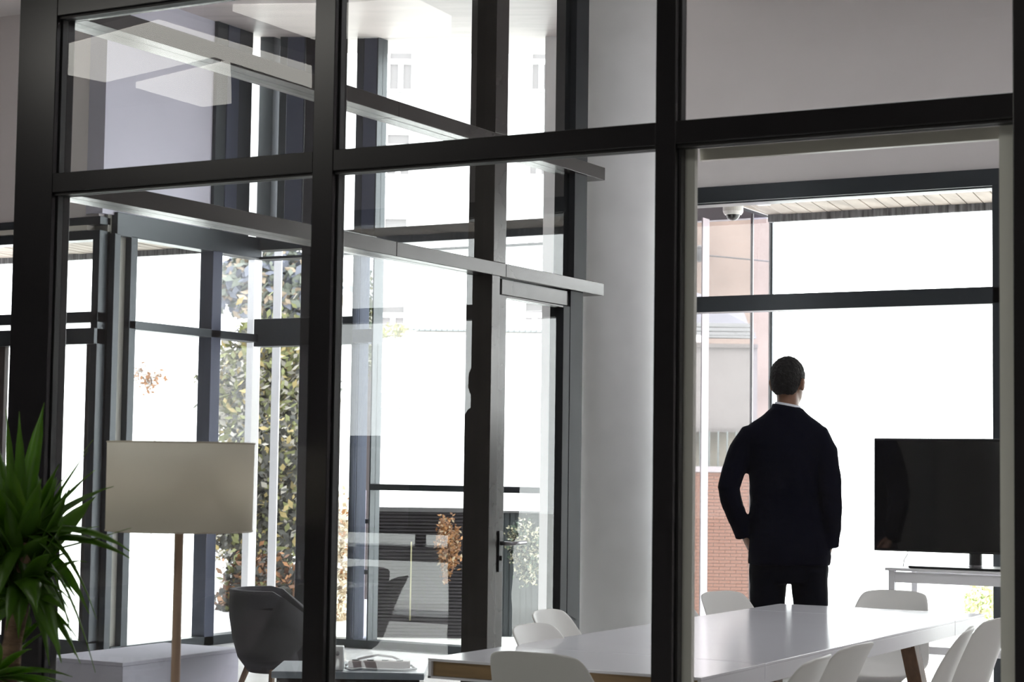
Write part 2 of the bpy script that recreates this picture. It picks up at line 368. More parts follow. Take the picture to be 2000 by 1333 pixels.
# ================================================================== TABLE
tb = thing('meeting_table', (-2.66, 6.5, 0), 'long white meeting table with seamed top and brown end panel in the meeting room', 'table')
TX0, TX1 = -3.122, -2.2
segs = [(5.05, 5.54), (5.543, 7.60), (7.603, 8.04)]
for ya, yb in segs:
    b = MB().box(TX0, TX1, ya, yb, .731, .74).box(TX1-.012, TX1, ya, yb, .678, .7308).box(TX0, TX0+.012, ya, yb, .678, .7308)
    obj('tabletop', b, WHITE, tb, bevel=.0015)
obj('end_panel', MB().box(TX0+.012, TX1-.012, 5.062, 5.075, .686, .731), PLY, tb, label='brown plywood end panel')
obj('end_rim', MB().box(TX0, TX1, 5.05, 5.075, .678, .685), WHITE, tb)
obj('end_rim', MB().box(TX0+.012, TX1-.012, 8.028, 8.04, .678, .731), WHITE, tb)
for (xa, ya, xb, yb) in ((TX0+.12, 5.9, TX0+.05, 5.62), (TX1-.12, 5.9, TX1-.05, 5.62), (TX0+.12, 7.35, TX0+.05, 7.6), (TX1-.12, 7.35, TX1-.05, 7.6)):
    obj('leg', MB().poly([(xa-.03, ya-.035, .70), (xa+.03, ya-.035, .70), (xa+.03, ya+.035, .70), (xa-.03, ya+.035, .70)], (xb-xa, yb-ya, -.70)), WOOD, tb, bevel=.003)
for yy in (5.9, 7.35):
    obj('cross_beam', MB().box(TX0+.1, TX1-.1, yy-.03, yy+.03, .64, .70), WOOD, tb, bevel=.003)

# ================================================================== CHAIRS
def chair_shell():
    prof = [(.235, .425), (.225, .445), (.19, .452), (.10, .440), (0, .430), (-.08, .430), (-.13, .450), (-.162, .50), (-.185, .57), (-.210, .64), (-.235, .70), (-.258, .75), (-.274, .785), (-.280, .800)]
    wid = [.175, .188, .196, .202, .206, .206, .205, .201, .194, .185, .174, .162, .147, .112]
    side = [0, .004, .012, .030, .045, .055, .055, .052, .048, .042, .036, .028, .020, .012]
    fwd = [0, 0, 0, 0, 0, .01, .03, .045, .050, .046, .040, .030, .020, .010]
    n = 13; vs = []
    for (y, z), w, sd, fd in zip(prof, wid, side, fwd):
        for j in range(n):
            u = -1+2*j/(n-1); a = abs(u)**2.4
            vs.append((u*w, y+fd*a, z+(sd*a if z < .52 else sd*.25*a) - (.010*abs(u)**4 if z > .79 else 0)))
    m = MB(); m.add(vs, [(i*n+j, i*n+j+1, (i+1)*n+j+1, (i+1)*n+j) for i in range(len(prof)-1) for j in range(n-1)])
    return m
def make_chair(label):
    t = thing('shell_chair', (0, 0, 0), label, 'chair', 'white shell chairs round the meeting table')
    s = obj('seat_shell', chair_shell(), SHELL, t, smooth=True)
    so = s.modifiers.new('t', 'SOLIDIFY'); so.thickness = .009; so.offset = -1
    sb = s.modifiers.new('s', 'SUBSURF'); sb.levels = 1; sb.render_levels = 2
    obj('seat_bracket', MB().box(-.13, .13, -.09, .13, .398, .412).box(-.02, .02, -.11, .15, .388, .402), STEEL, t, bevel=.003)
    for sx, sy1 in ((-1, 1), (1, 1), (-1, -1), (1, -1)):
        l = MB(); l.tube([(sx*.10, sy1*.09+.01, .402), (sx*.20, sy1*.20+.01, 0)], [.021, .012], 10)
        obj('leg', l, WOOD, t, smooth=True)
    return t
ch0 = make_chair('white shell chair at the near end of the table with its back to the camera')
ch0.location = (-2.672, 5.17, 0); ch0.rotation_euler.z = 0
for (x, y, a, lb) in (
    (-2.876, 5.75, -90, 'leftmost white shell chair tucked under the left long side of the table'),
    (-3.14, 6.37, -86, 'white shell chair just behind the leftmost one on the left side of the table'),
    (-2.99, 7.135, -92, 'white shell chair left of the table, half hidden by the middle dark post'),
    (-3.06, 7.74, -106, 'white shell chair on the left side of the table, nearest the man in the suit'),
    (-2.715, 8.16, 180, 'white shell chair at the far end of the table facing the camera'),
    (-2.204, 5.285, 95, 'white shell chair on the right side of the table, nearest its near corner'),
    (-2.246, 5.79, 88, 'white shell chair on the right side of the table, second from the near corner'),
    (-2.13, 6.57, 101, 'white shell chair seen nearly edge-on at the right long side of the table'),
    (-2.16, 7.2, 82, 'rightmost white shell chair, cut by the right dark post')):
    dup(ch0, (x, y, 0), math.radians(a), lb)

# ================================================================== TV AND DESK
ds = thing('television_stand', (-2.2, 9.25, 0), 'white metal framed side table carrying the television by the window', 'side table')
obj('tabletop', MB().box(-2.972, -1.75, 9.06, 9.50, .852, .866), WSTEEL, ds, bevel=.002)
obj('front_rail', MB().box(-2.926, -1.80, 9.072, 9.10, .795, .846), WSTEEL, ds, bevel=.002)
obj('back_rail', MB().box(-2.926, -1.80, 9.44, 9.468, .795, .846), WSTEEL, ds, bevel=.002)
for xx, yy in ((-2.957, 9.07), (-2.957, 9.44), (-1.80, 9.07), (-1.80, 9.44)):
    obj('leg', MB().box(xx, xx+.03, yy, yy+.03, 0, .8515), WSTEEL, ds, bevel=.002)
obj('lower_shelf', MB().box(-2.927, -1.80, 9.07, 9.47, .455, .492), WSTEEL, ds, bevel=.002)
tv = thing('television', (-2.553, 9.2, .866), 'black flat screen television on a swivel foot, cut by the right post', 'television')
obj('housing', MB().box(-3.058, -2.048, 9.152, 9.19, .944, 1.503).box(-2.9, -2.2, 9.19, 9.215, .97, 1.35), BLACK, tv, bevel=.004)
obj('screen', MB().box(-3.050, -2.056, 9.148, 9.16, .955, 1.492), SCREEN, tv)
obj('neck', MB().lathe([(.032, .88), (.032, .945)], (-2.56, 9.2), 20), BLACK, tv, smooth=False)
obj('neck_ring', MB().lathe([(.034, .879), (.034, .888)], (-2.56, 9.2), 20), STEEL, tv)
obj('foot', MB().poly([(-2.86, 9.08, .867), (-2.80, 9.07, .867), (-2.26, 9.07, .867), (-2.20, 9.08, .867), (-2.20, 9.32, .867), (-2.86, 9.32, .867)], (0, 0, .011)), BLACK, tv, bevel=.002)
cb = obj('television_cable', MB().tube([(-2.93, 9.22, .867), (-2.925, 9.22, .90), (-2.905, 9.215, .93), (-2.90, 9.2, .95)], .0025, 6), WSTEEL, None, smooth=True)
tag(cb, 'thin pale cable rising from the white side table to the television', 'cable')

# ================================================================== FLOOR LAMP (hall side)
lx, ly = -3.31, 4.06
lp = thing('floor_lamp', (lx, ly, 0), 'floor lamp with a white drum shade on a wooden pole beside the plant', 'lamp')
SH = mat('linen_shade', (.85, .83, .78), .9, bump=.06, bscale=600)
nt = SH.node_tree; bs = nt.nodes['Principled BSDF']; tr = nt.nodes.new('ShaderNodeBsdfTranslucent'); tr.inputs[0].default_value = (.96, .93, .86, 1)
mx = nt.nodes.new('ShaderNodeMixShader'); mx.inputs[0].default_value = .8; out = nt.nodes['Material Output']
nt.links.new(bs.outputs[0], mx.inputs[1]); nt.links.new(tr.outputs[0], mx.inputs[2]); nt.links.new(mx.outputs[0], out.inputs[0])
shd = MB(); k = 64
rr = [(.197, 1.152), (.1985, 1.39)]
shd.rings([[(lx+r*math.cos(2*PI*j/k), ly+r*math.sin(2*PI*j/k), z) for j in range(k)] for r, z in rr], cap=False)
so_ = obj('lamp_shade', shd, SH, lp, smooth=True); md = so_.modifiers.new('t', 'SOLIDIFY'); md.thickness = .0015
for r, z in rr:
    obj('shade_rim', MB().tube([(lx+r*math.cos(2*PI*j/48), ly+r*math.sin(2*PI*j/48), z) for j in range(49)], .0022, 6), mat('cream_tape', (.6, .55, .46), .8), so_, smooth=True)
sp3 = MB()
for a in range(3): sp3.tube([(lx, ly, 1.36), (lx+.196*math.cos(a*2.094), ly+.196*math.sin(a*2.094), 1.375)], .002, 6)
obj('spider', sp3, STEEL, lp)
obj('pole', MB().lathe([(.0125, .03), (.0125, 1.20), (.009, 1.22)], (lx, ly), 20), OAK, lp, smooth=False)
obj('bulb', MB().ball((lx, ly, 1.285), (.03, .03, .045)), mat('opal_bulb', (.8, .8, .78), .3), lp, smooth=True)
obj('socket', MB().lathe([(.018, 1.20), (.018, 1.25)], (lx, ly), 16), BLACK, lp)
obj('base', MB().lathe([(.15, .0), (.15, .018), (.13, .026), (.02, .034)], (lx, ly), 40), OAK, lp, smooth=False)

# ================================================================== PLANT
px_, py_ = -3.47, 3.55
pl = thing('yucca_plant', (px_, py_, 0), 'potted yucca with spiky green leaves on a rough trunk at the left edge', 'plant')
POT = mat('grey_pot', (.18, .18, .18), .6)
obj('pot', MB().lathe([(.13, 0), (.17, .30), (.175, .33), (.155, .33), (.15, .29)], (px_, py_), 32), POT, pl, smooth=True)
obj('soil', MB().lathe([(.15, .27), (.15, .29)], (px_, py_), 24), mat('soil', (.05, .035, .025), .95, bump=.5), pl)
BARK = mat('yucca_bark', (.20, .13, .085), .9, var=.45, vscale=14, bump=.8, bscale=30, stretch=(1, 1, 3))
tp = []; tr_ = []
for i in range(15):
    t = i/14; tp.append((px_+.075*t-.012+.008*math.sin(t*9), py_+.02*t, .27+.86*t)); tr_.append(.032-.008*t+.0035*math.sin(i*2.3))
obj('trunk', MB().tube(tp, tr_, 14), BARK, pl, smooth=True)
LEAF = mat('yucca_leaf', (.075, .17, .02), .38, var=.35, vscale=7)
nt = LEAF.node_tree; bs = nt.nodes['Principled BSDF']; tl = nt.nodes.new('ShaderNodeBsdfTranslucent'); tl.inputs[0].default_value = (.34, .58, .03, 1)
mx = nt.nodes.new('ShaderNodeMixShader'); mx.inputs[0].default_value = .42; out = nt.nodes['Material Output']
nt.links.new(bs.outputs[0], mx.inputs[1]); nt.links.new(tl.outputs[0], mx.inputs[2]); nt.links.new(mx.outputs[0], out.inputs[0])
CR = Vector((px_+.055, py_+.02, 1.13))
SIDE = Vector((.872, .49, 0)); FWD = Vector((-.49, .872, 0))
def leaf(base, tip, bow, w, side=None):
    base, tip = Vector(base), Vector(tip); d = tip-base; L = d.length
    mid = (base+tip)/2+Vector((0, 0, 1))*bow*L
    n = 9; L_, R_, C_ = [], [], []
    rnd = random.uniform(-.6, .6)
    for i in range(n):
        t = i/(n-1); p = base*(1-t)**2+mid*2*t*(1-t)+tip*t*t
        tg = ((mid-base)*(1-t)+(tip-mid)*t).normalized()
        sv = tg.cross(Vector((0, 0, 1)))
        if sv.length < .2: sv = SIDE.copy()
        sv.normalize()
        if side is None: sv = Quaternion(tg, rnd) @ sv
        else: sv = (side-tg*side.dot(tg)).normalized()
        nn = tg.cross(sv)
        ww = w*(.45+.75*math.sin(PI*min(1, t*1.15)**.8))*(1 if t < .75 else max(.03, (1-t)/.25)**.8)*.75
        ww *= 1.2
        L_.append(p-sv*ww+nn*ww*.25); R_.append(p+sv*ww+nn*ww*.25); C_.append(p)
    m = MB(); vs = []
    for i in range(n): vs += [L_[i], C_[i], R_[i]]
    m.add(vs, [(3*i+j, 3*i+j+1, 3*i+4+j, 3*i+3+j) for i in range(n-1) for j in range(2)])
    o = obj('leaf', m, LEAF, pl, smooth=True); q = o.modifiers.new('t', 'SOLIDIFY'); q.thickness = .0012
    return o
def lt(pxx, pyy, dep): # leaf tip from plant-plane offsets (metres right / up of the crown)
    return CR+SIDE*pxx+Vector((0, 0, pyy))+FWD*dep
# clear, recognisable blades (offset right, offset up, depth, bow, width)
for (a, b, dpt, bow, w) in ((.035, .355, .05, .06, .021), (-.015, .33, .0, .05, .015), (-.035, .335, -.05, .03, .012), (-.075, .25, .02, .10, .024), (.165, .235, -.02, .03, .008),
    (.160, .262, .06, .02, .007), (.18, .185, .0, .10, .022), (.235, .145, -.03, .16, .024), (.27, .04, .03, -.02, .007), (.205, .045, -.05, .10, .016),
    (.295, -.022, -.05, .30, .026), (.285, -.045, .02, .28, .018), (.205, -.185, -.04, .55, .030), (.19, -.325, .03, .55, .018), (.095, -.30, -.06, .35, .030),
    (.13, -.285, .06, .60, .018), (.07, .165, .06, .04, .02), (.10, .16, -.05, .0, .009), (.01, .20, .08, .03, .026), (-.03, .16, -.08, .08, .028)):
    leaf(CR+Vector((random.uniform(-.015, .015), random.uniform(-.015, .015), random.uniform(-.04, .03))), lt(a, b, dpt), bow, w, side=SIDE if b > .15 and abs(a) < .06 else None)
for i in range(96):
    th = random.uniform(0, 2*PI); el = random.uniform(-1.15, 1.25); L = random.uniform(.20, .34)*(1. if el < .9 else .85)
    dv = Vector((math.cos(th)*math.cos(el), math.sin(th)*math.cos(el), math.sin(el)))
    if dv.dot(SIDE) > .55 and el > -.5: L *= .55
    leaf(CR+Vector((0, 0, random.uniform(-.16, .02)))+dv*.015, CR+dv*L+Vector((0, 0, -.05)), .12+.25*math.cos(el) if el < .5 else .06, random.uniform(.015, .028))
C2 = Vector((px_+.02, py_-.03, .80))
for i in range(26):
    th = random.uniform(0, 2*PI); el = random.uniform(-1.0, .9); L = random.uniform(.16, .27)
    dv = Vector((math.cos(th)*math.cos(el), math.sin(th)*math.cos(el), math.sin(el)))
    leaf(C2+dv*.02, C2+dv*L, .15, random.uniform(.010, .016))
for a, b in ((.22, -.06), (.20, .0), (.16, -.12)):
    leaf(C2, C2+SIDE*a+Vector((0, 0, b)), .2, .014)

# ================================================================== MAN
MO = Vector((-3.300, 8.60, 0)); mr = Vector((.933, .358, 0)); mf = Vector((-.358, .933, 0))
MM = Matrix(((mr.x, mf.x, 0, MO.x), (mr.y, mf.y, 0, MO.y), (0, 0, 1, 0), (0, 0, 0, 1)))
man = thing('person', MO, 'man in a dark navy suit seen from behind, hands in pockets, facing the window', 'person')
def mobj(name, mb, m, vox, parent=man, sm=6, noise=None, label=None):
    mb.v = [MM @ v for v in mb.v]
    o = obj(name, mb, m, parent, smooth=True, label=label)
    r = o.modifiers.new('r', 'REMESH'); r.mode = 'VOXEL'; r.voxel_size = vox; r.use_smooth_shade = True
    s = o.modifiers.new('s', 'SMOOTH'); s.factor = .5; s.iterations = sm
    if noise:
        tx = bpy.data.textures.new(name+'_n', 'CLOUDS'); tx.noise_scale = noise[0]; tx.noise_depth = 2
        d = o.modifiers.new('d', 'DISPLACE'); d.texture = tx; d.strength = noise[1]; d.mid_level = .5; d.texture_coords = 'LOCAL'
    return o
# body: head, neck, torso, arms, hands, legs in one surface
bd = MB()
HR = Matrix.Translation((-.004, .015, 1.765)) @ Matrix.Rotation(math.radians(-22), 4, 'Z') @ Matrix.Rotation(math.radians(-4), 4, 'X')
bd.ball((0, 0, .012), (.073, .093, .098), HR, 24, 16)
bd.ell([(0, .038, -.118, .020, .022), (0, .036, -.105, .042, .045), (0, .025, -.075, .060, .066), (0, .015, -.03, .068, .080), (0, .01, .02, .070, .085)], 20, HR)
bd.ball((0, .100, -.030), (.013, .020, .018), HR); bd.tube([HR @ Vector((0, .092, .02)), HR @ Vector((0, .112, -.028))], [.007, .011], 8)
bd.ball((0, .085, -.068), (.024, .012, .008), HR)
for s_ in (-1, 1):
    bd.ball((s_*.030, .082, .006), (.014, .012, .008), HR)
    bd.ball((s_*.079, -.006, -.018), (.009, .020, .033), HR)
    bd.ball((s_*.084, -.012, -.006), (.008, .017, .020), HR)
bd.ell([(-.004, .0, 1.55, .075, .07), (-.004, .0, 1.60, .058, .058), (-.004, .004, 1.66, .053, .056), (-.004, .012, 1.72, .055, .060)], 20)
bd.ell([(0, 0, .86, .15, .10), (0, 0, 1.0, .15, .10), (0, 0, 1.2, .13, .09), (0, 0, 1.4, .15, .10), (-.01, 0, 1.52, .13, .07), (-.01, 0, 1.58, .06, .06)], 20)
for s_, sh_, el_, wr_, hd_ in ((-1, (-.185, 0, 1.50), (-.278, -.075, 1.235), (-.212, .0, 1.04), (-.168, .035, .955)), (1, (.155, 0, 1.50), (.198, -.06, 1.23), (.198, .0, 1.02), (.172, .035, .935))):
    sh_, el_, wr_, hd_ = map(Vector, (sh_, el_, wr_, hd_))
    bd.tube([(0, 0, 1.47), sh_, (sh_+el_)/2+Vector((s_*.02, -.0, .02)), el_+Vector((-s_*.0, .012, 0)), (el_+wr_)/2+Vector((0, .01, 0)), wr_], [.05, .045, .032, .028, .026, .024], 12)
    bd.tube([wr_, (wr_+hd_)/2, hd_], [.026, .034, .036], 12, flat=.6)
    dd = (hd_-wr_).normalized(); fx = mr*0+Vector((0, 1, 0))
    for q, (off, ln) in enumerate(((-.028, .068), (-.010, .078), (.009, .072), (.026, .058))):
        a0 = hd_+Vector((0, off, 0)); a1 = a0+dd*ln*.5+Vector((-s_*.006, 0, 0)); a2 = a1+dd*ln*.5+Vector((-s_*.016, 0, 0))
        bd.tube([a0-dd*.02, a0, a1, a2], [.010, .0095, .0088, .007], 8)
    t0 = wr_+dd*.03+Vector((0, .025, 0)); bd.tube([t0, t0+dd*.03+Vector((0, .028, 0)), t0+dd*.062+Vector((0, .030, 0))], [.013, .011, .008], 8)
for a, b in ((-.098, -.125), (.108, .135)):
    bd.tube([(a*.9, 0, .90), (a, 0, .70), (b, -.005, .48), (b, -.01, .10), (b, .0, .06)], [.085, .07, .052, .036, .036], 12)
mobj('body', bd, SKIN, .006, sm=4)
# hair
hb = MB(); hb.ball((0, -.006, .030), (.081, .101, .092), HR, 24, 16)
hb.ell([(0, -.042, -.070, .045, .030), (0, -.038, -.05, .060, .050), (0, -.025, -.02, .072, .070), (0, -.02, .03, .078, .083)], 20, HR)
mobj('hair', hb, HAIR, .006, sm=3, noise=(.014, .010))
# shirt collar
cb_ = MB(); 
def ringpts(rx, ry, z0, tilt, cxx=-.004, k=28): return [(cxx+rx*math.cos(2*PI*j/k), .004+ry*math.sin(2*PI*j/k), z0-tilt*math.cos(2*PI*j/k)-.02*max(0, math.sin(2*PI*j/k))) for j in range(k)]
cb_.rings([ringpts(.066, .068, 1.60, .012), ringpts(.062, .064, 1.655, .010), ringpts(.056, .058, 1.657, .010), ringpts(.056, .058, 1.60, .012)])
cb_.v = [MM @ v for v in cb_.v]
so2 = obj('shirt_collar', cb_, SHIRT, man, smooth=True, label='white shirt collar')
# jacket
jk = MB()
jk.ell([(.004, -.005, .885, .196, .125), (.006, -.005, .93, .197, .130), (.002, -.005, 1.00, .187, .128), (-.012, 0, 1.10, .176, .118), (-.015, 0, 1.20, .166, .112), (-.022, 0, 1.28, .166, .114),
        (-.022, 0, 1.38, .180, .122), (-.020, -.004, 1.46, .195, .120), (-.018, -.004, 1.520, .205, .100), (-.016, -.004, 1.560, .168, .085), (-.012, 0, 1.595, .120, .080), (-.008, 0, 1.622, .090, .076), (-.006, 0, 1.640, .070, .070)], 32, p=.9)
jk.tube([(-.10, -.002, 1.525), (-.180, -.002, 1.492), (-.222, -.01, 1.425), (-.262, -.04, 1.33), (-.284, -.06, 1.245), (-.272, -.052, 1.19), (-.240, -.02, 1.10), (-.214, .0, 1.035), (-.208, .004, 1.015)],
        [.05, .068, .066, .058, .053, .052, .048, .046, .046], 16)
jk.tube([(.06, -.002, 1.525), (.138, -.002, 1.492), (.174, -.01, 1.425), (.190, -.04, 1.33), (.199, -.055, 1.235), (.204, -.045, 1.16), (.204, -.015, 1.07), (.197, .0, 1.0), (.196, .004, .975)],
        [.05, .068, .060, .056, .055, .052, .049, .045, .045], 16)
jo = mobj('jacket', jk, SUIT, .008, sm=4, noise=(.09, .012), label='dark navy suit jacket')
lapc = MB(); lapc.rings([ringpts(.088, .085, 1.592, .012, -.008), ringpts(.072, .073, 1.643, .012, -.006), ringpts(.066, .068, 1.646, .012, -.006), ringpts(.070, .072, 1.59, .012, -.008)])
lapc.v = [MM @ v for v in lapc.v]; obj('jacket_collar', lapc, SUIT, jo, smooth=True)
for k_, (c, z) in enumerate((((-.262, -.012), 1.06), ((-.257, -.010), 1.045), ((-.252, -.008), 1.03))):
    b = MB().ball((c[0], c[1], z), (.005, .005, .005), MM, 8, 6); obj('cuff_button', b, BLACK, jo, smooth=True)
# trousers
tr2 = MB()
tr2.ell([(.004, 0, .80, .186, .112), (.004, 0, .87, .188, .118), (.004, 0, .96, .178, .116), (.002, 0, 1.04, .160, .10)], 28, p=.9)
for a, b in ((-.094, -.125), (.106, .137)):
    tr2.ell([(b, -.008, .045, .068, .088), (b, -.006, .12, .066, .080), (b, -.004, .30, .070, .076), (b*.97, 0, .48, .076, .084), (a*1.04, 0, .66, .081, .096), (a, 0, .76, .087, .105), (a*.95, 0, .86, .088, .110)], 24)
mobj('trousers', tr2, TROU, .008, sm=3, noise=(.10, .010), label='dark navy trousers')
for a in (-.125, .137):
    sh = MB().ell([(a, .045, 0.0, .048, .150), (a, .045, .03, .050, .152), (a, .02, .06, .044, .115), (a, -.02, .09, .038, .06), (a, -.03, .11, .036, .045)], 20)
    mobj('shoe', sh, mat('black_leather', (.01, .01, .01), .25), .006, sm=2)

# ================================================================== HALL FURNITURE BEHIND THE SIDE PARTITION
bn = thing('low_bench', (-6.72, 7.9, 0), 'low white box bench on the hall floor near the left window', 'bench')
obj('bench_body', MB().box(-6.98, -6.457, 7.5, 8.46, 0, .295), LAVW, bn, bevel=.004)
obj('bench_top', MB().box(-6.99, -6.45, 7.49, 8.47, .295, .315), LAVW, bn, bevel=.004)
# dark tub chair added in place of chairs mirrored in the side glass
DARKF = mat('charcoal_fabric', (.03, .028, .035), .9, bump=.2, bscale=300)
lc = thing('mirrored_chair', (-6.12, 8.35, 0), 'charcoal tub chair added in the hall for the dark chair mirrored in the glass', 'chair')
tubm = MB(); kk = 24; rngs = []
for r, z, op in ((.15, .22, 0), (.21, .30, 0), (.24, .40, 0), (.26, .52, .0), (.26, .66, .0)):
    rngs.append([(-6.12+r*math.cos(t), 8.35+r*math.sin(t), z-(.20*max(0, math.cos(t-.6)) if z > .5 else 0)) for t in [2*PI*j/kk for j in range(kk)]])
inn = [[(-6.12+(x+6.12)*.86, 8.35+(y-8.35)*.86, z) for x, y, z in r] for r in rngs[::-1][:3]]
tubm.rings(rngs+inn)
obj('tub', tubm, DARKF, lc, smooth=True)
for a in range(4):
    t = a*PI/2+.5; obj('leg', MB().tube([(-6.12+.15*math.cos(t), 8.35+.15*math.sin(t), .25), (-6.12+.25*math.cos(t), 8.35+.25*math.sin(t), 0)], [.018, .012], 8), WOOD, lc)
# low table with power strip
def polar(fwd, right, z=0):  # metres ahead / to the right of the hall entrance axis
    return Vector((math.sin(YAW), math.cos(YAW), 0))*fwd+Vector((math.cos(YAW), -math.sin(YAW), 0))*right+Vector((0, 0, z))
F2 = Vector((math.sin(YAW), math.cos(YAW), 0)); R2 = Vector((math.cos(YAW), -math.sin(YAW), 0))
def fbox(mb, fwd, r0, r1, z0, z1, dep):
    a = polar(fwd, r0, z0); b = polar(fwd, r1, z0)
    mb.poly([a, b, b+F2*dep, a+F2*dep], (0, 0, z1-z0)); return mb
def pp(*a): return polar(*a)
lt_ = thing('coffee_table', polar(8.6, -.68), 'low dark side table behind the side partition holding a power strip', 'side table')
obj('tabletop', fbox(MB(), 8.25, -1.02, -.36, .41, .44, .45), mat('blue_grey_top', (.24, .27, .32), .35), lt_, bevel=.003)
obj('shelf_rail', fbox(MB(), 8.27, -1.0, -.38, .35, .41, .41), FRAME, lt_, bevel=.003)
for a in (-1.0, -.42):
    for f in (8.27, 8.62): obj('leg', fbox(MB(), f, a, a+.04, 0, .35, .04), FRAME, lt_)
ps = thing('power_strip', polar(8.42, -.57, .44), 'pale pink power strip lying on the low side table', 'power strip')
obj('strip_body', fbox(MB(), 8.39, -.70, -.43, .44, .475, .06), mat('pale_strip_plastic', (.5, .42, .42), .5), ps, bevel=.006)
for i in range(4):
    c = polar(8.42, -.67+i*.065); obj('outlet', MB().lathe([(.015, .475), (.015, .478)], (c.x, c.y), 14), BLACK, ps)
sb_ = thing('socket_box', polar(8.33, -.76, .44), 'white double socket box with red plug on the low side table', 'socket box')
obj('box_body', fbox(MB(), 8.30, -.80, -.715, .44, .545, .06), WSTEEL, sb_, bevel=.005)
for i in range(2): obj('outlet', MB().ball(tuple(polar(8.298, -.775+i*.035, .515)), (.009, .009, .010)), STEEL, sb_, smooth=True)
obj('plug', MB().ball(tuple(polar(8.29, -.775, .468)), (.014, .014, .014)), mat('red_plastic', (.5, .04, .05), .4), sb_, smooth=True, label='red plug')
cpath = [pp(8.42, -.42, .452), pp(8.36, -.40, .447), pp(8.32, -.45, .446), pp(8.33, -.58, .446), pp(8.36, -.64, .446), pp(8.31, -.68, .446), pp(8.33, -.708, .45)]
tag(obj('power_cable', MB().tube(cpath, .005, 8), WSTEEL, smooth=True), 'white cable looping across the low side table to the socket box', 'cable')
cpath = [pp(8.47, -.72, .446), pp(8.48, -.66, .475), pp(8.49, -.58, .492), pp(8.48, -.51, .485), pp(8.47, -.45, .46), pp(8.47, -.42, .446)]
tag(obj('power_cable', MB().tube(cpath, .005, 8), WSTEEL, smooth=True), 'white cable arching over the pale power strip', 'cable')

# ================================================================== OUTSIDE
struct('ground', MB().box(-30, 20, YV+.05, 16.0, -.3, -.02), PAVE)
struct('ground_lower', MB().box(-120, 120, 16.0, 190, -4.2, -4.0), mat('far_ground', (.72, .72, .70), .95))
# timber soffit over the windows: one object per board
def soffit(name, xa, xb, ya, yb, z, label):
    t = thing(name, ((xa+xb)/2, (ya+yb)/2, z), label, 'roof')
    a = math.radians(7.9); tn = math.tan(a); w = .10/math.cos(a)
    obj('backing', MB().box(xa, xb, ya, yb, z+.03, z+.16), mat('soffit_backing', (.05, .045, .04), .9), t)
    n = int((xb-xa)/w)
    PLK = mat('weathered_board', (.34, .29, .25), .7, var=.28, vscale=3, stretch=(3, .6, 1))
    for i in range(-2, n+3):
        x = xa+i*w; pts = []
        # clip the slanted board to the rectangle by clamping its ends
        p = [(x, ya), (x+w-.008, ya), (x+w-.008-(yb-ya)*tn, yb), (x-(yb-ya)*tn, yb)]
        q = [(min(max(u, xa), xb), v) for u, v in p]
        if q[1][0]-q[0][0] < .005 and q[2][0]-q[3][0] < .005: continue
        if q[1][0]-q[0][0] < .005 or q[2][0]-q[3][0] < .005: q = [(u, v) for u, v in q]
        dz = random.uniform(0, .004)
        obj('board', MB().poly([(u, v, z+dz) for u, v in q], (0, 0, .028)), PLK, t)
    obj('fascia', MB().box(xa, xb, yb, yb+.04, z-.045, z+.18), mat('stained_fascia', (.16, .16, .17), .7, var=.7, vscale=8, stretch=(6, 1, .6)), t)
    return t
so1 = soffit('canopy_roof', XV1+.02, -.7, YW+.22, 11.50, 2.995, 'timber boarded canopy soffit outside the meeting room window')
so2_ = soffit('canopy_roof', -12.4, XV0-.17, YW+.22, 11.50, 2.995, 'timber boarded canopy soffit outside the far left hall window')
# dome camera + small fittings
dc = thing('dome_camera', (-4.43, 10.60, 2.995), 'white dome security camera under the timber canopy', 'camera')
obj('housing', MB().lathe([(.062, 2.995), (.062, 2.90), (.055, 2.885)], (-4.43, 10.60), 28), mat('white_plastic_cam', (.75, .73, .70), .4), dc)
obj('dome', MB().ball((-4.43, 10.60, 2.885), (.042, .042, .042)), mat('smoked_dome', (.03, .03, .03), .08), dc, smooth=True)
obj('dome_ring', MB().tube([(-4.43+.044*math.cos(2*PI*j/24), 10.60, 2.885-.044*abs(math.sin(PI*j/24))) if False else (-4.43+.048*math.cos(2*PI*j/24), 10.60+.048*math.sin(2*PI*j/24), 2.884) for j in range(25)], .005, 6), mat('white_plastic_cam', (.75, .73, .70)), dc)
sp4 = thing('soffit_fitting', (-4.28, 10.7, 2.95), 'small white square fitting under the timber canopy beside the camera', 'soffit fitting')  # small speaker-like fitting, no lamp in it
obj('fitting_body', MB().box(-4.32, -4.24, 10.66, 10.74, 2.945, 2.995), mat('white_plastic_cam', (.75, .73, .70)), sp4, bevel=.004)
obj('fitting_cap', MB().lathe([(.015, 2.995), (.015, 2.94)], (-4.28, 10.63), 12), mat('white_plastic_cam', (.75, .73, .70)), sp4)

